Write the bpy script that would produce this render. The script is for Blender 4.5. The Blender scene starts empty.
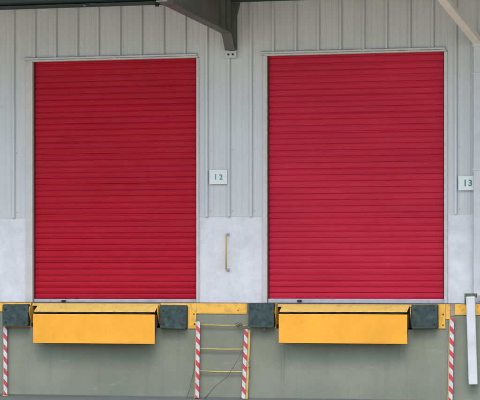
import bpy, bmesh, math, random
from mathutils import Vector, Matrix
random.seed(7)
R = math.radians
S = bpy.context.scene
COL = S.collection

# ------------------------------------------------------------------ camera model
F = 2184.0; TH = R(14.6); D = 26.2; HZ = 274.0; CAMZ = 1.51
CAMX = D * math.tan(TH)
sT, cT = math.sin(TH), math.cos(TH)
def X(u, d=0.0):
    "world x of a photo column on the plane that stands d metres in front of the wall"
    k = (u - 240) / F
    t = (D - d) / (cT + k * sT)
    return CAMX + t * (-sT + k * cT)
def Z(v, u, d=0.0):
    "world height of a photo row at that column on that plane"
    k = (u - 240) / F
    t = (D - d) / (cT + k * sT)
    return CAMZ + t * (HZ - v) / F

cam_d = bpy.data.cameras.new('camera'); cam = bpy.data.objects.new('camera', cam_d); COL.objects.link(cam)
cam_d.sensor_width = 36; cam_d.lens = 36 * F / 480; cam_d.shift_y = (HZ - 200) / 480
cam_d.clip_end = 3000; cam_d.clip_start = 0.1
cam.location = (CAMX, -D, CAMZ); cam.rotation_euler = (R(90), 0, TH)
S.camera = cam

# ------------------------------------------------------------------ helpers
def tag(o, label=None, cat=None, group=None, kind=None):
    if label: o['label'] = label
    if cat: o['category'] = cat
    if group: o['group'] = group
    if kind: o['kind'] = kind
    return o
def empty(name, loc, label, cat, group=None):
    o = bpy.data.objects.new(name, None); COL.objects.link(o); o.location = loc; o.empty_display_size = .2
    return tag(o, label, cat, group)

class MB:
    def __init__(s): s.v = []; s.f = []
    def add(s, vs, fs):
        n = len(s.v); s.v += [tuple(v) for v in vs]; s.f += [tuple(i + n for i in f) for f in fs]; return s
    def box(s, x0, x1, y0, y1, z0, z1):
        vs = [(x, y, z) for z in (z0, z1) for y in (y0, y1) for x in (x0, x1)]
        return s.add(vs, [(0,2,3,1),(4,5,7,6),(0,1,5,4),(2,6,7,3),(0,4,6,2),(1,3,7,5)])
    def prism_x(s, x0, x1, prof):
        "closed profile of (y,z) extruded along x"
        n = len(prof)
        vs = [(x0, y, z) for y, z in prof] + [(x1, y, z) for y, z in prof]
        fs = [(i, (i+1) % n, n + (i+1) % n, n + i) for i in range(n)] + [tuple(range(n))[::-1], tuple(range(n, 2*n))]
        return s.add(vs, fs)
    def prism_y(s, y0, y1, prof):
        n = len(prof)
        vs = [(x, y0, z) for x, z in prof] + [(x, y1, z) for x, z in prof]
        fs = [(i, (i+1) % n, n + (i+1) % n, n + i) for i in range(n)] + [tuple(range(n))[::-1], tuple(range(n, 2*n))]
        return s.add(vs, fs)
    def tube(s, pts, r, n=10, closed=True):
        pts = [Vector(p) for p in pts]; base = len(s.v); up = None
        for i, p in enumerate(pts):
            a = pts[max(i-1, 0)]; b = pts[min(i+1, len(pts)-1)]
            t = (b - a).normalized()
            if up is None: up = Vector((0,0,1)) if abs(t.z) < .9 else Vector((0,1,0))
            e1 = t.cross(up).normalized(); e2 = e1.cross(t).normalized(); up = e2
            rr = r[i] if isinstance(r, (list, tuple)) else r
            for k in range(n):
                q = p + (e1*math.cos(2*math.pi*k/n) + e2*math.sin(2*math.pi*k/n))*rr
                s.v.append(tuple(q))
        for i in range(len(pts)-1):
            for k in range(n):
                a = base+i*n+k; b = base+i*n+(k+1) % n
                s.f.append((a, b, b+n, a+n))
        s.f.append(tuple(base+k for k in range(n))[::-1]); e = base+(len(pts)-1)*n
        s.f.append(tuple(e+k for k in range(n)))
        return s
    def bar(s, a, b, side, w, h):
        "rectangular bar from a to b; w wide along side, h across"
        a = Vector(a); b = Vector(b); t = (b-a).normalized(); side = Vector(side)
        e1 = (side - t*side.dot(t)).normalized(); e2 = t.cross(e1).normalized()
        vs = []
        for p in (a, b):
            for q, r in ((-1,-1),(1,-1),(1,1),(-1,1)): vs.append(p + e1*q*w/2 + e2*r*h/2)
        return s.add(vs, [(0,1,2,3)[::-1],(4,5,6,7),(0,1,5,4),(1,2,6,5),(2,3,7,6),(3,0,4,7)])
    def build(s, name, mat, parent=None, bevel=0, smooth=False, world=True):
        m = bpy.data.meshes.new(name); m.from_pydata(s.v, [], s.f); m.update()
        bm = bmesh.new(); bm.from_mesh(m); bmesh.ops.recalc_face_normals(bm, faces=bm.faces); bm.to_mesh(m); bm.free()
        o = bpy.data.objects.new(name, m); COL.objects.link(o)
        if mat: m.materials.append(mat)
        if parent is not None:
            o.parent = parent
            if world:
                off = Vector((0,0,0)); q = parent
                while q is not None: off += q.location; q = q.parent
                for v in m.vertices: v.co -= off
        if smooth:
            for p in m.polygons: p.use_smooth = True
        if bevel:
            b = o.modifiers.new('bevel', 'BEVEL'); b.width = bevel; b.segments = 2; b.limit_method = 'ANGLE'; b.angle_limit = R(35)
        return o
def rebase(o, loc):
    "give a single-mesh thing an origin at its own base"
    loc = Vector(loc)
    for v in o.data.vertices: v.co -= loc
    o.location = loc; return o
def set_origin_self(o):
    vs = [v.co for v in o.data.vertices]
    c = Vector(((min(v.x for v in vs)+max(v.x for v in vs))/2, (min(v.y for v in vs)+max(v.y for v in vs))/2, min(v.z for v in vs)))
    return rebase(o, c)

# ------------------------------------------------------------------ materials
def lin(r, g, b):
    f = lambda c: (c/255/12.92) if c/255 <= .04045 else ((c/255+.055)/1.055)**2.4
    return (f(r), f(g), f(b), 1)
class NT:
    def __init__(s, name):
        s.m = bpy.data.materials.new(name); s.m.use_nodes = True; s.t = s.m.node_tree
        s.b = s.t.nodes['Principled BSDF']; s.co = s.n('ShaderNodeNewGeometry').outputs['Position']
    def n(s, t, **kw):
        x = s.t.nodes.new(t)
        for k, v in kw.items(): setattr(x, k, v)
        return x
    def link(s, a, b): s.t.links.new(a, b)
    def mapv(s, scale=(1,1,1), src=None, loc=(0,0,0)):
        m = s.n('ShaderNodeMapping'); m.inputs['Scale'].default_value = scale; m.inputs['Location'].default_value = loc
        s.link(src or s.co, m.inputs['Vector']); return m.outputs[0]
    def noise(s, scale, detail=4, rough=.55, vec=None, dist=0):
        x = s.n('ShaderNodeTexNoise'); x.inputs['Scale'].default_value = scale; x.inputs['Detail'].default_value = detail
        x.inputs['Roughness'].default_value = rough; x.inputs['Distortion'].default_value = dist
        s.link(vec or s.co, x.inputs['Vector']); return x.outputs['Fac']
    def ramp(s, fac, a, b, c0=(0,0,0,1), c1=(1,1,1,1)):
        x = s.n('ShaderNodeValToRGB'); x.color_ramp.elements[0].position = a; x.color_ramp.elements[1].position = b
        x.color_ramp.elements[0].color = c0; x.color_ramp.elements[1].color = c1
        s.link(fac, x.inputs[0]); return x.outputs[0]
    def mix(s, fac, a, b, mode='MIX'):
        x = s.n('ShaderNodeMix', data_type='RGBA', blend_type=mode)
        for sock, v in ((x.inputs['Factor'], fac), (x.inputs['A'], a), (x.inputs['B'], b)):
            pass
        def put(sock, v):
            if isinstance(v, (int, float, tuple)): sock.default_value = v
            else: s.link(v, sock)
        put(x.inputs[0], fac); put(x.inputs[6], a); put(x.inputs[7], b)
        return x.outputs[2]
    def math(s, op, a, b=0.0):
        x = s.n('ShaderNodeMath', operation=op)
        for i, v in enumerate((a, b)):
            if isinstance(v, (int, float)): x.inputs[i].default_value = v
            else: s.link(v, x.inputs[i])
        return x.outputs[0]
    def sep(s):
        x = s.n('ShaderNodeSeparateXYZ'); s.link(s.co, x.inputs[0]); return x.outputs
    def bump(s, h, strength, dist=.01):
        x = s.n('ShaderNodeBump'); x.inputs['Strength'].default_value = strength; x.inputs['Distance'].default_value = dist
        s.link(h, x.inputs['Height']); s.link(x.outputs[0], s.b.inputs['Normal'])
    def done(s, col, rough=.6, metal=0, spec=.5):
        if isinstance(col, tuple): s.b.inputs['Base Color'].default_value = col
        else: s.link(col, s.b.inputs['Base Color'])
        if isinstance(rough, (int, float)): s.b.inputs['Roughness'].default_value = rough
        else: s.link(rough, s.b.inputs['Roughness'])
        s.b.inputs['Metallic'].default_value = metal
        s.b.inputs['Specular IOR Level'].default_value = spec
        return s.m

def plain(name, col, rough=.6, metal=0, var=.12, scale=9, spec=.5, grime=None, gamt=.5):
    t = NT(name); f = t.noise(scale, 5, .6)
    dark = tuple(c*(1-var) for c in col[:3])+(1,); lite = tuple(min(1, c*(1+var)) for c in col[:3])+(1,)
    c = t.ramp(f, .3, .7, dark, lite)
    if grime:
        g = t.ramp(t.noise(scale*.6, 8, .7, dist=.4), .52, .75)
        c = t.mix(t.math('MULTIPLY', g, gamt), c, grime)
    t.bump(t.noise(scale*14, 3), .15, .002)
    return t.done(c, rough, metal, spec)

# cladding : cream-grey coated steel, weathered in long vertical streaks
t = NT('cladding paint')
base = t.ramp(t.noise(1.1, 4, .5), .3, .75, (.495,.520,.530,1), (.560,.580,.585,1))
streak = t.ramp(t.noise(1, 6, .65, t.mapv((16, 1, .35))), .50, .80)
c = t.mix(t.math('MULTIPLY', streak, .32), base, (.33,.335,.30,1))
fine = t.ramp(t.noise(1, 4, .7, t.mapv((60, 1, 1.1))), .45, .8)
c = t.mix(t.math('MULTIPLY', fine, .18), c, (.36,.36,.33,1))
speck = t.ramp(t.noise(26, 3, .6), .71, .76)
c = t.mix(t.math('MULTIPLY', speck, .45), c, (.20,.18,.14,1))
t.bump(t.noise(1, 3, .5, t.mapv((7, 1, 1.6))), .35, .006)
M_clad = t.done(c, .5)

# painted roughcast base wall
t = NT('white roughcast')
base = t.ramp(t.noise(2.2, 6, .65), .3, .72, (.71,.725,.75,1), (.755,.77,.79,1))
grime = t.ramp(t.noise(7, 9, .75, dist=.3), .56, .72)
c = t.mix(t.math('MULTIPLY', grime, .08), base, (.50,.51,.50,1))
zz = t.sep()[2]
low = t.ramp(zz, 1.16, 1.55, (1,1,1,1), (0,0,0,1))      # splash-back dirt near the ledge
lown = t.math('MULTIPLY', low, t.ramp(t.noise(4.5, 7, .7), .38, .7))
c = t.mix(t.math('MULTIPLY', lown, .42), c, (.36,.38,.40,1))
spk = t.ramp(t.noise(55, 2, .5), .66, .72)
c = t.mix(t.math('MULTIPLY', spk, .3), c, (.30,.31,.31,1))
t.bump(t.noise(48, 6, .75), .75, .012)
M_white = t.done(c, .85, spec=.3)

M_trim = plain('trim paint', (.50,.50,.48,1), .5, var=.06, grime=(.35,.32,.26,1), gamt=.4)
M_pipe = plain('white pipe plastic', (.50,.52,.54,1), .5, var=.07, scale=5, grime=(.36,.35,.30,1), gamt=.5)

# red slats
def red_mat(name, c0, c1):
    t = NT(name)
    base = t.ramp(t.noise(1, 5, .6, t.mapv((.7, 1, 3.2))), .28, .74, c0, c1)
    sc = t.ramp(t.noise(1, 5, .7, t.mapv((1.6, 1, 30))), .5, .85)
    c = t.mix(t.math('MULTIPLY', sc, .30), base, (c0[0]*.6, c0[1]*.6, c0[2]*.6, 1))
    dust = t.ramp(t.noise(3.0, 8, .7, dist=.5), .50, .78)
    c = t.mix(t.math('MULTIPLY', dust, .04), c, (.48,.14,.16,1))
    t.bump(t.noise(1, 3, .5, t.mapv((2.2, 1, 9))), .25, .01)
    return t.done(c, t.ramp(t.noise(5, 4), .3, .7, (.5,)*3+(1,), (.65,)*3+(1,)), spec=.15)
M_redL = red_mat('red enamel', (.36,.005,.019,1), (.44,.007,.026,1))
M_redR = red_mat('paler red enamel', (.42,.012,.036,1), (.52,.018,.050,1))  # lighter, slightly pinker red for the right door

# dock concrete
t = NT('dock concrete')
base = t.ramp(t.noise(.9, 7, .62, dist=.25), .3, .72, (.155,.170,.130,1), (.225,.240,.190,1))
run = t.ramp(t.noise(1, 7, .7, t.mapv((5, 5, .7))), .45, .8)
c = t.mix(t.math('MULTIPLY', run, .35), base, (.14,.145,.115,1))
lt = t.ramp(t.noise(1, 8, .75, t.mapv((2.2, 2, 6.5), loc=(3,0,1))), .60, .74)
c = t.mix(t.math('MULTIPLY', lt, .42), c, (.36,.39,.37,1))
wet = t.ramp(t.sep()[2], .0, .35, (1,1,1,1), (0,0,0,1))
c = t.mix(t.math('MULTIPLY', t.math('MULTIPLY', wet, t.ramp(t.noise(3, 6, .7), .35, .7)), .35), c, (.12,.15,.13,1))
scr = t.ramp(t.noise(1, 5, .8, t.mapv((3.2, 3, 16), loc=(1,0,4)), dist=1.5), .62, .70)
c = t.mix(t.math('MULTIPLY', scr, .35), c, (.40,.42,.38,1))
drip = t.ramp(t.noise(1, 6, .75, t.mapv((13, 5, .5), loc=(8,0,0))), .56, .74)
c = t.mix(t.math('MULTIPLY', drip, .5), c, (.105,.115,.09,1))
sp = t.ramp(t.noise(70, 3, .6), .66, .74)
c = t.mix(t.math('MULTIPLY', sp, .4), c, (.09,.10,.08,1))
t.bump(t.noise(30, 8, .7), .5, .008)
M_conc = t.done(c, .85, spec=.25)

# apron
t = NT('apron concrete')
base = t.ramp(t.noise(.35, 7, .6, dist=.3), .3, .7, (.075,.092,.088,1), (.125,.145,.138,1))
st = t.ramp(t.noise(1.7, 8, .75), .5, .75)
c = t.mix(t.math('MULTIPLY', st, .4), base, (.05,.062,.058,1))
t.bump(t.noise(40, 6, .7), .4, .006)
M_ground = t.done(c, .85, spec=.3)
M_bounce_yard = plain('bounce yard concrete', (.58,.51,.36,1), .85, var=.15, scale=.8, spec=.3)  # pale, warm tone of the unseen yard, set to bounce light onto the wall
M_field = plain('far ground', (.16,.15,.12,1), .9, var=.3, scale=.05)

# yellow paints
def yellow(name, col, wear):
    t = NT(name)
    base = t.ramp(t.noise(3, 5, .6), .3, .7, tuple(x*.92 for x in col)+(1,), tuple(min(1,x*1.05) for x in col)+(1,))
    w = t.ramp(t.noise(14, 8, .75, dist=.3), .60-.10*wear, .70-.04*wear)
    c = t.mix(t.math('MULTIPLY', w, .65*wear), base, (.22,.15,.075,1))
    d = t.ramp(t.noise(4, 8, .7, dist=.6), .45, .8)
    c = t.mix(t.math('MULTIPLY', d, .20), c, (col[0]*.55, col[1]*.55, col[2]*.8, 1))
    t.bump(t.noise(60, 4), .15, .002)
    return t.done(c, .6, spec=.2)
M_lip = yellow('lip yellow paint', (.72,.34,.035), .35)
M_edge = yellow('edge yellow paint', (.74,.42,.07), .9)
M_hinge = yellow('walked yellow paint', (.62,.42,.11), .8)
M_rung = yellow('rung yellow paint', (.50,.38,.13), .8)

M_rubber = plain('black rubber', (.020,.042,.040,1), .75, var=.5, scale=22, grime=(.075,.11,.10,1), gamt=.7)
M_gus = plain('dark gusset steel', (.07,.045,.035,1), .8, var=.4)  # dark brown for the gussets at the lip ends
M_bolt = plain('bolt steel', (.012,.015,.016,1), .6, var=.2)
M_dark = plain('dark void steel', (.02,.02,.018,1), .8)
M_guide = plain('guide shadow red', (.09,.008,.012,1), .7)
M_inlet = plain('lit cream pipe paint', (.80,.76,.68,1), .5, var=.06, grime=(.5,.46,.38,1), gamt=.4)  # pipe colour made paler and warmer to carry bounced light
M_galv = plain('galvanised steel', (.42,.42,.46,1), .45, metal=.2, var=.12, scale=12, grime=(.22,.2,.18,1), gamt=.5)
M_raft = plain('rafter grey paint', (.110,.120,.110,1), .6, var=.2, scale=4, grime=(.05,.045,.035,1), gamt=.6)
M_soff = plain('canopy sheet', (.040,.068,.070,1), .6, var=.25, scale=2)
M_sign = plain('sign white', (.64,.70,.69,1), .5, var=.03)
M_ink = plain('sign green ink', (.09,.25,.21,1), .6, var=.1)
M_inkG = plain('sign grey green ink', (.17,.29,.27,1), .6, var=.1)
M_wire = plain('old wire', (.10,.10,.085,1), .7, var=.3, scale=30)
M_moss = plain('mossy bracket steel', (.07,.10,.05,1), .8, var=.4, scale=30, grime=(.3,.3,.22,1), gamt=.7)

def stripe_mat(name, period, phase, slope, c_red, worn):
    t = NT(name); sx, sy, sz = t.sep()
    v = t.math('ADD', t.math('MULTIPLY', sx, slope), sz)
    v = t.math('ADD', t.math('DIVIDE', v, period), phase)
    wob = t.math('MULTIPLY', t.noise(9, 3), .12)
    fr = t.math('FRACT', t.math('ADD', v, wob))
    m = t.math('GREATER_THAN', fr, .53)
    red = t.ramp(t.noise(12, 5), .3, .7, c_red, tuple(x*1.25 for x in c_red[:3])+(1,))
    wht = t.ramp(t.noise(18, 6, .7), .3, .72, (.36,.38,.40,1), (.58,.59,.60,1))
    c = t.mix(m, wht, red)
    w = t.ramp(t.noise(26, 8, .8), .56, .64)
    c = t.mix(t.math('MULTIPLY', w, worn+.2), c, (.22,.21,.17,1))
    t.bump(t.noise(40, 4), .3, .003)
    return t.done(c, .5)
M_str = [stripe_mat('striped tape %d' % i, .144, ph, 1.15, rc, wn) for i, (ph, rc, wn) in enumerate(
    ((.2, (.36,.035,.06,1), .6), (.55, (.42,.03,.05,1), .35), (.1, (.42,.035,.045,1), .35), (.75, (.42,.03,.055,1), .35)))]

# ------------------------------------------------------------------ key levels
LEDGE = Z(303.6, 240, .65)            # top of the dock
DF = .65                              # dock face, metres in front of the wall
BASE_TOP = Z(216.5, 230)
HEAD_L = Z(62.0, 34); HEAD_R = Z(56.0, 268)
HEAD_L = (Z(62.2, 34) + Z(58.2, 196))/2; HEAD_R = (Z(56.2, 268) + Z(51.8, 444))/2
SOFF = Z(4.4, 150)
XL, XR = -11.0, 11.0
WTOP = 6.6
TRD = .035                            # front of door trims
DOORS = [dict(x0=X(32.4, TRD), x1=X(196.2, TRD), head=HEAD_L, mat=M_redL, tl=X(25.8, TRD), tr=X(198.6, TRD)),
         dict(x0=X(266.8, TRD), x1=X(444.0, TRD), head=HEAD_R, mat=M_redR, tl=X(262.6, TRD), tr=X(447.2, TRD))]
SILL = LEDGE

# ------------------------------------------------------------------ ground
g = MB(); g.add([(-1500,-1500,-.02),(1500,-1500,-.02),(1500,1500,-.02),(-1500,1500,-.02)], [(0,1,2,3)])
tag(g.build('ground', M_field), kind='structure')
ap = MB()
# apron poured in bays with narrow joints
ys = [-DF-.012, -1.35, -6, -12, -18, -24, -30, -36, -42]
xs = [-30 + 5*i for i in range(13)]
for j in range(2):
    for i in range(len(xs)-1):
        ap.box(xs[i]+.008, xs[i+1]-.008, ys[j+1]+.008, ys[j]-.004, -.15, 0)
yd = MB()
for j in range(len(ys)-1):
    if j < 2: continue
    for i in range(len(xs)-1):
        yd.box(xs[i]+.008, xs[i+1]-.008, ys[j+1]+.008, ys[j]-.004, -.15, 0)
tag(yd.build('yard_pavement', M_bounce_yard), kind='structure')
tag(ap.build('apron_pavement', M_ground, bevel=.006), kind='structure')

# ------------------------------------------------------------------ warehouse wall
wall = empty('warehouse_wall', (0, .3, LEDGE), 'cream ribbed metal wall over a white roughcast base around the two red shutters', 'wall')
# cladding profile
pitch = (X(479) - X(13.7)) / 21
first = X(13.7)
prof = []
k0 = int((XL-first)/pitch)-1; k1 = int((XR-first)/pitch)+1
for k in range(k0, k1+1):
    a = first + k*pitch + random.uniform(-.003, .003)
    # (x, stand-off) : high rib, then shallow flutes, joint line
    prof += [(a-.012, .0), (a-.008, .031), (a+.018, .031), (a+.028, .0), (a+.029, -.004), (a+.036, -.004), (a+.037, 0),
             (a+.085, 0), (a+.090, .0035), (a+.104, .0035), (a+.109, 0),
             (a+.165, 0), (a+.170, .0035), (a+.184, .0035), (a+.189, 0)]
def depth_at(x):
    for (a, da), (b, db) in zip(prof, prof[1:]):
        if a <= x <= b: return da + (db-da)*(x-a)/(b-a) if b > a else da
    return 0
def clad(mb, x0, x1, z0, z1, off=.012):
    pts = [(x0, depth_at(x0))] + [(a, d) for a, d in prof if x0 < a < x1] + [(x1, depth_at(x1))]
    n = len(pts)
    vs = [(a, -off-d, z0) for a, d in pts] + [(a, -off-d, z1) for a, d in pts]
    fs = [(i, i+1, n+i+1, n+i) for i in range(n-1)]
    # turned-in bottom return gives the sheet a thickness
    vs += [(a, -off-d+.006, z0) for a, d in pts]
    fs += [(i+1, i, 2*n+i, 2*n+i+1) for i in range(n-1)]
    mb.add(vs, fs)
cl = MB(); L, Rr = DOORS
FL = .012
LAP = Z(102, 120)
clad(cl, XL, L['tl'], LAP-.03, WTOP)
clad(cl, XL, L['tl'], BASE_TOP, LAP, .006)
clad(cl, L['tl'], L['tr'], L['head']+FL, WTOP)
clad(cl, L['tr'], Rr['tl'], LAP-.01, WTOP)
clad(cl, L['tr'], Rr['tl'], BASE_TOP-.002, LAP+.02, .006)
clad(cl, Rr['tl'], Rr['tr'], Rr['head']+FL, WTOP)
clad(cl, Rr['tr'], XR, LAP+.01, WTOP)
clad(cl, Rr['tr'], XR, BASE_TOP+.012, LAP+.04, .006)
cl.build('metal_cladding', M_clad, wall)
# masonry base, one block between each pair of openings + unseen backing added to block light
bs = MB()
for a, b in ((XL, L['tl']+.02), (L['tr']-.02, Rr['tl']+.02), (Rr['tr']-.02, XR)):
    bs.box(a, b, 0, .22, LEDGE, BASE_TOP+.08)
bs.build('roughcast_base', M_white, wall, bevel=.006)
core = MB()
for a, b in ((XL, L['tl']+.01), (L['tr']-.01, Rr['tl']+.01), (Rr['tr']-.01, XR)):
    core.box(a, b, .004, .22, BASE_TOP+.09, WTOP)
for dd in DOORS: core.box(dd['tl']+.011, dd['tr']-.011, .004, .22, dd['head']+.03, WTOP)
core.box(XL, XR, .23, .30, LEDGE, WTOP)
core.build('wall_light_block', M_dark, wall)
# cladding fixings: rows of screws beside the ribs
sc = MB()
for k in range(k0+1, k1):
    a = first + k*pitch + .05
    for z in (BASE_TOP+.07, 3.05, 3.9, L['head']+.16):
        if any(dd['tl']-.02 < a < dd['tr']+.02 and z < dd['head']+.08 for dd in DOORS): continue
        if not XL < a < XR: continue
        sc.box(a-.005, a+.005, -.020, -.0125, z-.005, z+.005)
sc.build('cladding_screws', M_galv, wall)

# ------------------------------------------------------------------ roller doors
def roller_door(dd, label, lx):
    x0, x1, head = dd['x0'], dd['x1'], dd['head']
    root = empty('roller_door', ((x0+x1)/2, 0, SILL), label, 'roller door', 'red roller doors in the wall')
    zb = Z(298.9, 34 if dd is DOORS[0] else 300, 0)
    n = 40; h = (head+.05 - zb)/n
    cur = MB()
    rnd = random.Random(int(x0*100)+5)
    NX = 12
    for i in range(n):
        za = zb + i*h; dz = rnd.uniform(-.006, .006); bulge = .008+rnd.uniform(-.003, .004)
        gv = rnd.choice((.80, .84, .86, .90, .92))
        prof2 = [(0, -.007), (.02, -.005), (.05, .004), (.18, .006), (.40, bulge), (.62, bulge), (.80, .006), (gv-.03, .004), (gv, -.005), (1.0, -.007)]
        vs = []; rowj = [rnd.uniform(-.0012, .0012) for _ in range(NX+1)]
        for j in range(NX+1):
            xx = x0-.02 + (x1-x0+.04)*j/NX
            for q, p in prof2:
                vs.append((xx, .045 - p - rowj[j], za + (dz if .04 < q < .84 else 0) + q*h))
        m = len(prof2)
        fs = [(j*m+k, (j+1)*m+k, (j+1)*m+k+1, j*m+k+1) for j in range(NX) for k in range(m-1)]
        cur.add(vs, fs)
    c = cur.build('slat_curtain', dd['mat'], root)
    # bottom bar on the ledge with its lift latch
    bb = MB(); bb.box(x0+.004, x1-.004, .005, .055, SILL+.004, zb+.002)
    bar = bb.build('bottom_bar', M_galv, root, bevel=.004)
    la = MB(); la.box(lx-.028, lx+.028, -.022, .004, zb-.034, zb-.012); la.box(lx-.010, lx+.018, -.034, -.0225, zb-.042, zb-.022)
    la.build('latch', M_bolt, bar, bevel=.003)
    # side guides, dark red painted in for the shadow of the channel
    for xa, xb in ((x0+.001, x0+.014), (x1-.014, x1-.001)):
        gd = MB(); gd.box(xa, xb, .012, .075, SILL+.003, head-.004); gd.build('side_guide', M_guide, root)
    # jamb trims: folded flashings either side
    for xa, xb in ((dd['tl'], x0), (x1, dd['tr'])):
        j = MB(); j.box(xa, xb, -TRD, .10, SILL+.002, head+.001); j.build('jamb_trim', M_trim, root, bevel=.004)
    # head trim: lower reveal band plus a proud drip flashing
    hd = MB(); hd.box(dd['tl']+.01, dd['tr']-.012, -TRD-.004, .10, head+.002, head+.024)
    hm = hd.build('head_trim', M_trim, root, bevel=.003)
    fl = MB(); fl.prism_x(dd['tl']-.022, dd['tr']-.020, [(-.002, head+.025), (-TRD-.034, head+.0255), (-TRD-.036, head+.047), (-TRD-.012, head+.054), (-.002, head+.060)])
    fl.build('drip_flashing', M_pipe, hm, bevel=.003)
    return root
roller_door(DOORS[0], 'deep red roller shutter to the left of number plate 12', X(63, .03))
roller_door(DOORS[1], 'slightly paler red roller shutter between number plates 12 and 13', X(299, .03))

# ------------------------------------------------------------------ loading dock
dock = empty('loading_dock', (0, -DF/2, 0), 'grey green stained concrete loading dock with a yellow steel edge', 'loading dock')
LIPD = .84
LV = [dict(a=X(31.4, DF), b=X(160.5, DF)), dict(a=X(276.5, DF), b=X(412.5, DF))]
PITZ = LEDGE - .30
cb = MB()
edges = [XL] + [e for l in LV for e in (l['a'], l['b'])] + [XR]
for i in range(0, len(edges), 2): cb.box(edges[i], edges[i+1], -DF, .5, -.2, LEDGE-.006)
for l in LV:
    cb.box(l['a'], l['b'], -DF, .5, -.2, PITZ)
    cb.box(l['a'], l['b'], -DF+.30, .5, PITZ, LEDGE-.006)
bm_o = cb.build('concrete_body', M_conc, dock)
# thin curb line where face meets apron
kb = MB(); kb.box(XL, XR, -DF-.010, -DF, -.14, .022); kb.build('base_fillet', M_ground, dock, bevel=.006)

def edge_piece(u0, u1, v0, v1, name='edge_angle', mat=M_edge, um=None, th=.010):
    x0, x1 = X(u0, DF), X(u1, DF); um = (u0+u1)/2
    z0 = Z(v1, um, DF)
    m = MB(); m.box(x0, x1, -DF-th, -DF-.0005, z0, LEDGE+.002)
    m.box(x0, x1, -DF, -DF+.09, LEDGE-.005, LEDGE+.002)
    return m.build(name, mat, dock, bevel=.002)
def dot_bolts(parent, pts, d, r=.009):
    for u, v in pts:
        m = MB(); x, z = X(u, d), Z(v, u, d)
        m.tube([(x, -d+.002, z), (x, -d-.005, z)], r, 8); m.build('bolt', M_bolt, parent)
# far left, between bumpers, right
e0 = MB(); e0.box(XL, X(4, DF), -DF-.010, -DF-.0005, Z(311.5, 2, DF), LEDGE+.002); e0.box(XL, X(4, DF), -DF, -DF+.09, LEDGE-.005, LEDGE+.002)
e0.build('edge_angle', M_edge, dock, bevel=.002)
em = edge_piece(196.4, 247, 303.5, 313.6)
dot_bolts(em, [(238, 310.2)], DF+.010, .006)
edge_piece(445.6, 450.2, 304, 319)
edge_piece(454.8, 480, 305, 315)
e1 = MB(); e1.box(X(480.02, DF), XR, -DF-.010, -DF-.0005, Z(315, 480, DF), LEDGE+.002); e1.box(X(480.02, DF), XR, -DF, -DF+.09, LEDGE-.005, LEDGE+.002)
e1.build('edge_angle', M_edge, dock, bevel=.002)
# vertical backing plates under the bumpers
for u0, u1, v1, bl in ((4.2, 31.2, 327, []), (161, 196.2, 328.4, [(194, 314), (194.6, 324)]), (249, 276.2, 328, []), (413, 445.4, 328.4, [(443.3, 314.3), (443, 325)])):
    p = edge_piece(u0, u1, 304, v1, 'backing_plate', M_edge, th=.012)
    dot_bolts(p, bl, DF+.012, .009)
# rusty broken gap in the edge, above the striped post
M_rust = plain('rusted steel', (.27,.24,.20,1), .85, var=.35, scale=40, grime=(.12,.09,.06,1), gamt=.7)
edge_piece(450.4, 454.6, 305, 316, 'rusted_edge', M_rust, th=.006)

# ------------------------------------------------------------------ levelers
def leveler(u0, u1, l, label, seed):
    x0, x1 = X(u0, LIPD), X(u1, LIPD)
    root = empty('dock_leveler', ((x0+x1)/2, -DF, PITZ), label, 'dock leveler', 'yellow dock levelers under the doors')
    um = (u0+u1)/2
    zf = Z(311.3, um, LIPD)           # front edge of the sloping hinge plate
    zt = LEDGE - .006
    sh = .0
    # deck behind, level with the ledge
    dk = MB(); dk.box(l['a']+.012, l['b']-.012, -DF+.002, -DF+.29, zt-.03, zt); dk.build('deck_plate', M_hinge, root)
    # sloping hinge plate
    hp = MB(); hp.prism_x(x0+.006, x1-.004, [(-DF, zt-.002), (-LIPD+.012, zf+.001), (-LIPD+.012, zf-.009), (-DF, zt-.016)])
    hpo = hp.build('hinge_plate', M_hinge, root, bevel=.002)
    kn = MB()
    # hinge knuckles under the plate edge
    nk = 9; kp = []; kr = []
    for i in range(nk):
        xa = x0+.05+(x1-x0-.1)*i/nk; xb = xa+(x1-x0-.1)/nk
        for q, rr_ in ((0, .009), (.55, .009), (.56, .005), (.99, .005)): kp.append((xa+(xb-xa)*q, -LIPD+.030, zf-.020)); kr.append(rr_)
    kn.tube(kp, kr, 8)
    kn.build('hinge_knuckle', M_dark, hpo)
    # hanging lip: plate with folded ends
    z1 = Z(314.2, um, LIPD); z0 = Z(343.4, um, LIPD)
    lp = MB(); lp.box(x0, x1, -LIPD-.006, -LIPD+.010, z0, z1)
    lo = lp.build('lip', M_lip, root, bevel=.003)
    for xa, xb in ((x0+.002, x0+.014), (x1-.014, x1-.002)):
        f = MB(); f.prism_x(xa, xb, [(-LIPD+.011, z1-.002), (-LIPD+.11, z1-.012), (-LIPD+.13, z1-.09), (-LIPD+.011, z0+.06)])
        f.build('lip_gusset', M_gus, lo)
    # side skirts of the deck inside the pit
    for xa, xb in ((l['a']+.004, l['a']+.011), (l['b']-.011, l['b']-.004)):
        s_ = MB(); s_.prism_x(xa, xb, [(-DF+.004, zt-.031), (-DF-.10, zt-.040), (-DF-.11, zt-.10), (-DF-.02, zt-.24), (-DF+.2, zt-.26), (-DF+.2, zt-.031)])
        s_.build('side_skirt', M_edge, root)
    fm = MB(); fm.box(l['a']+.02, l['b']-.02, -DF+.05, -DF+.07, PITZ+.02, zt-.032); fm.build('front_header', M_dark, root)
    return root
leveler(33.2, 154.8, LV[0], 'yellow dock leveler lip hanging below the shutter left of plate 12', 1)
leveler(278.8, 407.2, LV[1], 'yellow dock leveler lip hanging below the shutter next to the white downpipe', 2)

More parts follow.
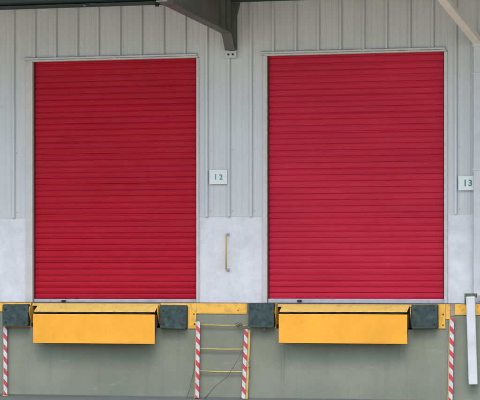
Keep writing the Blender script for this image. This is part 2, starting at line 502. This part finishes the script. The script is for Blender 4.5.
# ------------------------------------------------------------------ bumpers
def bumper(u0, u1, v0, v1, label, rot=0, flap=False, worn=False):
    d0, d1 = DF+.0135, DF+.105
    x0, x1 = X(u0, d1), X(u1, d1); um = (u0+u1)/2
    z0, z1 = Z(v1, um, d1), Z(v0, um, d1)
    root = empty('dock_bumper', ((x0+x1)/2, -d0, z0), label, 'dock bumper', 'black rubber dock bumpers')
    m = MB(); rnd = random.Random(int(u0)+3); hw = x1-x0; hh = z1-z0
    j = lambda: rnd.uniform(-.004, .004)
    c = .012
    m.prism_y(-d1, -d0, [(x0+c+j(), z0+j()), (x1-c, z0+j()), (x1+j()*.5, z0+c), (x1+j()*.5, z1-c), (x1-c, z1+j()), (x0+c, z1+j()), (x0+j()*.5, z1-c), (x0+j()*.5, z0+c)])
    b = m.build('rubber_block', M_rubber, root, bevel=.009)
    for fx in (.14, .86):
        for fz in (.2, .78):
            q = MB(); cx = x0+hw*fx; cz = z0+(z1-z0)*fz
            q.tube([(cx, -d1+.002, cz), (cx, -d1-.008, cz)], .013, 10)
            q.build('bolt', M_bolt, root)
    if flap:
        f = MB(); f.prism_y(-d1+.02, -d1+.035, [(x0+hw*.5, z0+.004), (x0+hw*.7, z0+.004), (x0+hw*.66, z0-.03), (x0+hw*.6, z0-.06), (x0+hw*.53, z0-.02)])
        f.build('torn_flap', M_rubber, root)
    for o in [root]: pass
    return root
bumper(2.2, 28.0, 304.0, 326.6, 'black rubber bumper left of the left lip, at the left edge of the photo')
bumper(159.8, 186.0, 305.2, 328.8, 'black rubber bumper between the left lip and the ladder')
bumper(248.2, 273.8, 302.8, 327.6, 'black rubber bumper with a torn flap below, right of the ladder', flap=True)
bumper(411.2, 437.4, 304.2, 328.8, 'black rubber bumper right of the right lip, near the white downpipe')

# ------------------------------------------------------------------ striped posts and ladder
def striped_rail(parent, ub, vb, ut, vt, d, mat, w=.046, name='striped_rail'):
    a = (X(ub, d), -d, Z(vb, ub, d)); b = (X(ut, d), -d, Z(vt, ut, d))
    m = MB(); m.bar(a, b, (1,0,0), w, .028)
    return m.build(name, mat, parent, bevel=.006)
def post(ub, ut, vt, mat, label, yoff):
    d = DF+.045
    xb = X(ub, d)
    root = empty('striped_post', (xb, -d, 0), label, 'post', 'striped posts on the dock face')
    a = (xb, -d, .012); b = (X(ut, d), -d, Z(vt, ut, d))
    m = MB(); m.bar(a, b, (1,0,0), .048, .022); m.build('striped_strip', mat, root, bevel=.005)
    # yellow angle behind, showing a sliver on its left
    m = MB(); m.bar((a[0]-.014+yoff, -d+.022, .012), (b[0]-.014+yoff, -d+.022, b[2]-.01), (1,0,0), .042, .016); m.build('steel_angle', M_rung, root)
    m = MB(); m.box(xb-.03, xb+.03, -d-.03, -DF-.011, .002, .011); m.build('foot_plate', M_rung, root)
    return root
post(5.6, 5.4, 326.8, M_str[0], 'dirty red and white striped post below the leftmost bumper', 0)
post(450.6, 452.2, 318, M_str[3], 'red and white striped post beside the white downpipe', -.004)

ld = DF+.06
lad = empty('dock_ladder', (X(220, ld), -ld, 0), 'short yellow runged ladder with red and white striped rails on the dock face', 'ladder')
def rail(ub, ut, vt, mat, yoff):
    a = (X(ub, ld), -ld, .006); b = (X(ut, ld), -ld, Z(vt, ut, ld))
    m = MB(); m.bar(a, b, (1,0,0), .046, .020); r = m.build('rail', mat, lad, bevel=.005)
    m = MB(); m.bar((a[0]+yoff, -ld+.022, .006), (b[0]+yoff, -ld+.022, b[2]-.01), (1,0,0), .046, .018); m.build('steel_angle', M_rung, r)
    return r
rail(197.2, 198.4, 321.5, M_str[1], -.014)
rr = rail(243.4, 246.2, 329.3, M_str[2], .026)
for v, ua, ub in ((325.0, 199, 247), (348.8, 198.5, 246), (371.2, 198, 245)):
    dz = ld - .022
    xa, xb = X(ua, dz), X(ub, dz); za = Z(v, 200, dz)
    m = MB(); m.tube([(xa-.01, -dz, za+.003), (xa+(xb-xa)*.5, -dz-.002, za-.003), (xb+.01, -dz, za)], .0075, 8)
    m.build('rung', M_rung, lad, smooth=True)
# hook on the right rail
hk = [(X(248.5, ld), -ld, Z(362, 248, ld)), (X(250.2, ld), -ld-.01, Z(364, 250, ld)), (X(251, ld), -ld-.02, Z(366, 250, ld)), (X(250, ld), -ld-.02, Z(367.6, 250, ld)), (X(248.4, ld), -ld-.01, Z(367.2, 248, ld))]
m = MB(); m.tube(hk, .005, 6); m.build('hook', M_wire, lad, smooth=True)
# wire knotted round the top rung
cx, cz = X(239.3, ld), Z(325, 239, ld); pts = []
rnd = random.Random(3)
for i in range(46):
    a = i*.9; r_ = .018+.014*math.sin(i*.61)
    pts.append((cx+1.5*r_*math.cos(a)+rnd.uniform(-.004,.004), -ld-.006+.014*math.sin(i*1.7), cz+r_*math.sin(a)))
m = MB(); m.tube(pts, .0024, 5)
o = set_origin_self(m.build('wire_knot', M_wire, smooth=True))
tag(o, 'small tangle of dark wire tied at the right end of the top rung', 'wire')
# thin rod leaning from the ground over the ladder
pts = [(X(204.5, DF+.24), -DF-.24, .006), (X(215, DF+.18), -DF-.18, .16), (X(227, ld+.03), -ld-.03, Z(377, 227, ld)), (X(237.6, ld+.02), -ld-.02, Z(360, 237, ld)), (X(241.5, ld+.02), -ld-.02, Z(352, 241, ld))]
m = MB(); m.tube(pts, [.006,.006,.005,.004,.003], 6)
o = set_origin_self(m.build('thin_rod', M_wire, smooth=True)); tag(o, 'long thin grey rod leaning across the ladder rungs up to the right rail', 'rod')
pts = [(X(186.5, DF+.10), -DF-.10, .006), (X(190, DF+.05), -DF-.06, .12), (X(193.5, DF+.02), -DF-.012, .34), (X(195.0, DF+.02), -DF-.012, .48)]
m = MB(); m.tube(pts, [.004,.004,.003,.0025], 6)
o = set_origin_self(m.build('dry_twig', M_wire, smooth=True)); tag(o, 'short thin dry twig standing left of the left ladder rail', 'twig')

# ------------------------------------------------------------------ grab bar
gd = .085
gx = X(226.2, gd)
gb = empty('grab_bar', (gx, 0, Z(270, 227, 0)), 'thin yellow vertical grab bar on the white wall above the ladder', 'grab bar')
za, zb_ = Z(270, 226, gd), Z(234.3, 226, gd)
m = MB(); m.tube([(gx, -gd, za-.01), (gx+.001, -gd-.001, (za+zb_)/2), (gx, -gd, zb_+.01)], .0105, 10); m.build('handle', M_rung, gb, smooth=True)
for z in (za, zb_):
    m = MB(); m.box(gx-.006, gx+.010, -gd-.012, -.006, z-.010, z+.010); m.box(gx-.016, gx+.028, -.009, -.0005, z-.022, z+.022)
    m.build('bracket', M_galv, gb, bevel=.002)

# ------------------------------------------------------------------ number signs
def sign(u0, u1, v0, v1, text, ut, vt, hpx, label, mat, mark=False):
    d = .050
    x0, x1 = X(u0, d), X(u1, d); um = (u0+u1)/2; z0, z1 = Z(v1, um, d), Z(v0, um, d)
    root = empty('number_plate', ((x0+x1)/2, -d, z0), label, 'number plate', 'bay number plates on the cladding')
    m = MB(); m.box(x0, x1, -d, -.0405, z0, z1); m.build('plate', M_sign, root, bevel=.0015)
    for q in (.07, .93):
        b = MB(); xx = x0+(x1-x0)*q; zm = (z0+z1)/2; b.tube([(xx, -d+.001, zm), (xx, -d-.003, zm)], .004, 8); b.build('screw', M_galv, root)
    for ch, uc in zip(text, ut):
        c = bpy.data.curves.new('t', 'FONT'); c.body = ch; c.size = 1.0; c.align_x = 'CENTER'; c.extrude = .02; c.offset = .035
        to = bpy.data.objects.new('t', c); COL.objects.link(to); bpy.context.view_layer.update()
        me = bpy.data.meshes.new_from_object(to.evaluated_get(bpy.context.evaluated_depsgraph_get()))
        bpy.data.objects.remove(to)
        xs_ = [v.co.x for v in me.vertices]; ysv = [v.co.y for v in me.vertices]
        hh = max(ysv)-min(ysv); cxm = (max(xs_)+min(xs_))/2; y0 = min(ysv)
        H = hpx/80.0
        s = H/hh; px = X(uc, d); pz = Z(vt, uc, d)
        for v in me.vertices:
            v.co = Vector((px+(v.co.x-cxm)*s, -d-.0015-v.co.z*.03, pz+(v.co.y-y0)*s)) - root.location
        me.materials.append(mat); me.name = 'digit'
        o = bpy.data.objects.new('digit', me); COL.objects.link(o); o.parent = root
        o.visible_shadow = True
    return root
sign(209.4, 227.0, 169.8, 184.0, '12', (215.6, 221.0), 179.8, 5.6, 'white plate numbered 12 between the two red shutters', M_inkG)
sign(458.3, 474.5, 175.8, 190.4, '13', (465.2, 470.3), 186.2, 6.2, 'white plate numbered 13 half behind the white downpipe', M_ink)

# ------------------------------------------------------------------ canopy
CAN = 3.1
can = empty('canopy', (0, -.05, SOFF), 'dark projecting canopy roof over the dock carried on grey steel rafters', 'canopy')
rise = .13
def zc(d): return SOFF + d*rise
rs = MB()
rs.prism_x(XL, XR, [(-.05, zc(.05)+.02), (-CAN, zc(CAN)+.02), (-CAN, zc(CAN)+.09), (-.05, zc(.05)+.09)])
rs.build('roof_sheet', M_soff, can)
wb = MB(); wb.box(XL, XR, -.155, -.05, SOFF-.0, SOFF+.012); wb.box(XL, XR, -.062, -.05, SOFF-.018, SOFF+.02)
wb.build('eave_angle', M_soff, can, bevel=.003)
for d in (.75, 1.45, 2.15):
    p = MB(); p.box(XL, XR, -d-.03, -d+.03, zc(d)-.10, zc(d)+.018); p.build('purlin', M_soff, can)
gt = MB()
gz = zc(CAN)
gt.prism_x(XL, XR, [(-CAN-.002, gz+.10), (-CAN-.002, gz-.06), (-CAN-.15, gz-.06), (-CAN-.17, gz+.12), (-CAN-.16, gz+.12), (-CAN-.142, gz-.05), (-CAN-.01, gz-.05), (-CAN-.01, gz+.10)])
gt.build('gutter', M_pipe, can)
# little bolt tail and clip visible below the eave
cl_ = MB(); xq = X(157, .12); cl_.box(xq-.02, xq+.02, -.14, -.10, SOFF-.045, SOFF-.001); cl_.build('clip', M_bolt, can)
cl_ = MB(); xq = X(85, .10); cl_.tube([(xq, -.12, zc(.1)+.0), (xq, -.12, SOFF-.012)], .014, 8); cl_.build('fixing_bolt', M_galv, can)
def rafter(xc, dup=False):
    w = .125
    x0, x1 = xc-w/2, xc+w/2
    zA = Z(51, 226); zB = Z(35.3, 226); zC = Z(31.5, 226)
    root = MB()
    # web with haunch: polygon in (y,z)
    def bt(d):
        return zB + (zC-zB)*(d-.275)/2.4
    outline = [(-.052, zA), (-.10, zA), (-.275, zB), (-CAN+.05, bt(CAN-.05))]
    top = [(-CAN+.05, zc(CAN-.05)+.0), (-.052, zc(.052)-.002)]
    root.prism_x(xc-.005, xc+.005, outline+top)
    web = root.build('rafter', M_raft, can)
    fl = MB(); th = .011
    fl.bar((xc, -.054, zA-.002), (xc, -.104, zA-.002), (1,0,0), w*.8, th)
    web_f = MB()
    web_f.add([(x0, -.10, zA-.004), (x1, -.10, zA-.004), (x1, -.275, zB-.006), (x0, -.275, zB-.006),
               (x0, -.10+.008, zA+.008), (x1, -.10+.008, zA+.008), (x1, -.275+.004, zB+.006), (x0, -.275+.004, zB+.006)],
              [(0,1,2,3),(4,7,6,5),(0,4,5,1),(2,6,7,3),(0,3,7,4),(1,5,6,2)])
    yC = -CAN+.05; zCC = bt(CAN-.05)
    web_f.add([(x0, -.2755, zB-.006), (x1, -.2755, zB-.006), (x1, yC, zCC-.006), (x0, yC, zCC-.006),
               (x0, -.2755, zB+.006), (x1, -.2755, zB+.006), (x1, yC, zCC+.006), (x0, yC, zCC+.006)],
              [(0,1,2,3),(4,7,6,5),(0,4,5,1),(2,6,7,3),(0,3,7,4),(1,5,6,2)])
    web_f.build('flange', M_raft, web)
    ep = MB(); ep.box(x0-.01, x1+.015, -.051, -.040, zA+.004, SOFF-.02); ep.build('end_plate', M_raft, web)
    ck = MB(); ck.prism_y(-.075, -.064, [(x1+.016, SOFF-.20), (x1+.055, SOFF-.06), (x1+.06, SOFF-.022), (x1+.016, SOFF-.022)]); ck.build('cleat', M_raft, web)
    for sd in (.30, .56):
        st = MB(); st.box(xc+.006, x1-.004, -sd, -sd+.01, bt(sd)+.008, zc(sd)-.004); st.build('stiffener', M_raft, web)
    bp = MB(); bp.box(xc-.068, xc+.072, -.075, -.036, Z(58.5, 231), zA-.010); bo = bp.build('mounting_plate', M_pipe, web, bevel=.004)
    for q in (-.026, .030):
        b = MB(); zz_ = (Z(58.5, 231)+zA-.010)/2; b.tube([(xc+q, -.074, zz_), (xc+q, -.090, zz_)], .013, 8); b.build('bolt', M_bolt, bo)
    return web
xr = X(231, .05)
rafter(xr); rafter(xr-6.0); rafter(xr+6.0)

# ------------------------------------------------------------------ downpipe
dp = empty('downpipe', (X(478, .08), -.1, 0), 'white rectangular downpipe coming down past plate 13 and hanging over the dock face', 'downpipe')
W = .118; pd = .085; xp = X(473.4, pd+.04) + W/2
ztop = Z(39, 476, pd)
m = MB(); m.box(xp-W/2, xp+W/2, -pd-.04, -pd+.04, LEDGE+.10, ztop); m.build('upper_pipe', M_pipe, dp, bevel=.008)
m = MB(); m.box(xp-W/2-.010, xp+W/2+.010, -pd-.05, -pd+.046, ztop-.10, ztop+.012); m.build('collar', M_pipe, dp, bevel=.006)
for z in (2.75, 3.9):
    m = MB(); m.box(xp-W/2-.006, xp+W/2+.006, -pd-.046, -pd+.040, z, z+.03); m.build('strap', M_pipe, dp, bevel=.003)
# sloping inlet pipe from the canopy gutter back to the wall
m = MB(); m.bar((xp-.012, -pd-.012, ztop-.03), (xp-.58, -CAN-.06, gz-.03), (1,0,0), .10, .085)
m.build('inlet_pipe', M_inlet, dp, bevel=.008)
# ledge elbow and lower pipe
m = MB(); m.bar((xp, -pd+.03, LEDGE+.075), (xp, -DF-.10, LEDGE+.055), (1,0,0), W*.86, .07); m.build('elbow', M_pipe, dp, bevel=.008)
m = MB(); dl = DF+.075
xa, xb = X(470.6, dl), X(473.4, dl)
m.bar((xa, -dl, Z(296.5, 470, dl)), (xb, -dl-.01, Z(384.5, 473, dl)), (1,0,0), .104, .06); m.build('lower_pipe', M_pipe, dp, bevel=.010)
m = MB(); z_ = Z(296.5, 470, dl)
m.box(X(464.4, DF+.03), X(476.4, DF+.03), -DF-.03, -DF+.03, z_-.012, z_+.036); m.box(X(464.4, DF+.03), X(466, DF+.03), -DF-.028, -DF+.028, LEDGE+.004, z_-.014); m.build('clamp', M_moss, dp, bevel=.004)

# ------------------------------------------------------------------ light
w = bpy.data.worlds.new('World'); S.world = w; w.use_nodes = True
nt = w.node_tree; bg = nt.nodes['Background']; sky = nt.nodes.new('ShaderNodeTexSky'); sky.sky_type = 'NISHITA'
sky.sun_disc = False
EL, AZ = R(60), R(165)      # hazy sun in front of the wall, high enough for the canopy to shade its upper part
sky.sun_elevation = EL; sky.sun_rotation = AZ; sky.air_density = 1.0; sky.dust_density = 3.5
nt.links.new(sky.outputs[0], bg.inputs[0]); bg.inputs[1].default_value = .12
sl = bpy.data.lights.new('sun', 'SUN'); so = bpy.data.objects.new('sun', sl); COL.objects.link(so)
sl.energy = .5; sl.angle = R(38); sl.color = (1, .95, .88)
dv = Vector((math.sin(AZ)*math.cos(EL), math.cos(AZ)*math.cos(EL), math.sin(EL)))
so.rotation_euler = dv.to_track_quat('Z', 'Y').to_euler(); so.location = (0, 10, 20)

S.view_settings.view_transform = 'Standard'; S.view_settings.look = 'None'; S.view_settings.gamma = 1
S.view_settings.use_curve_mapping = False
S.view_settings.exposure = 1.7
S.render.engine = 'CYCLES'
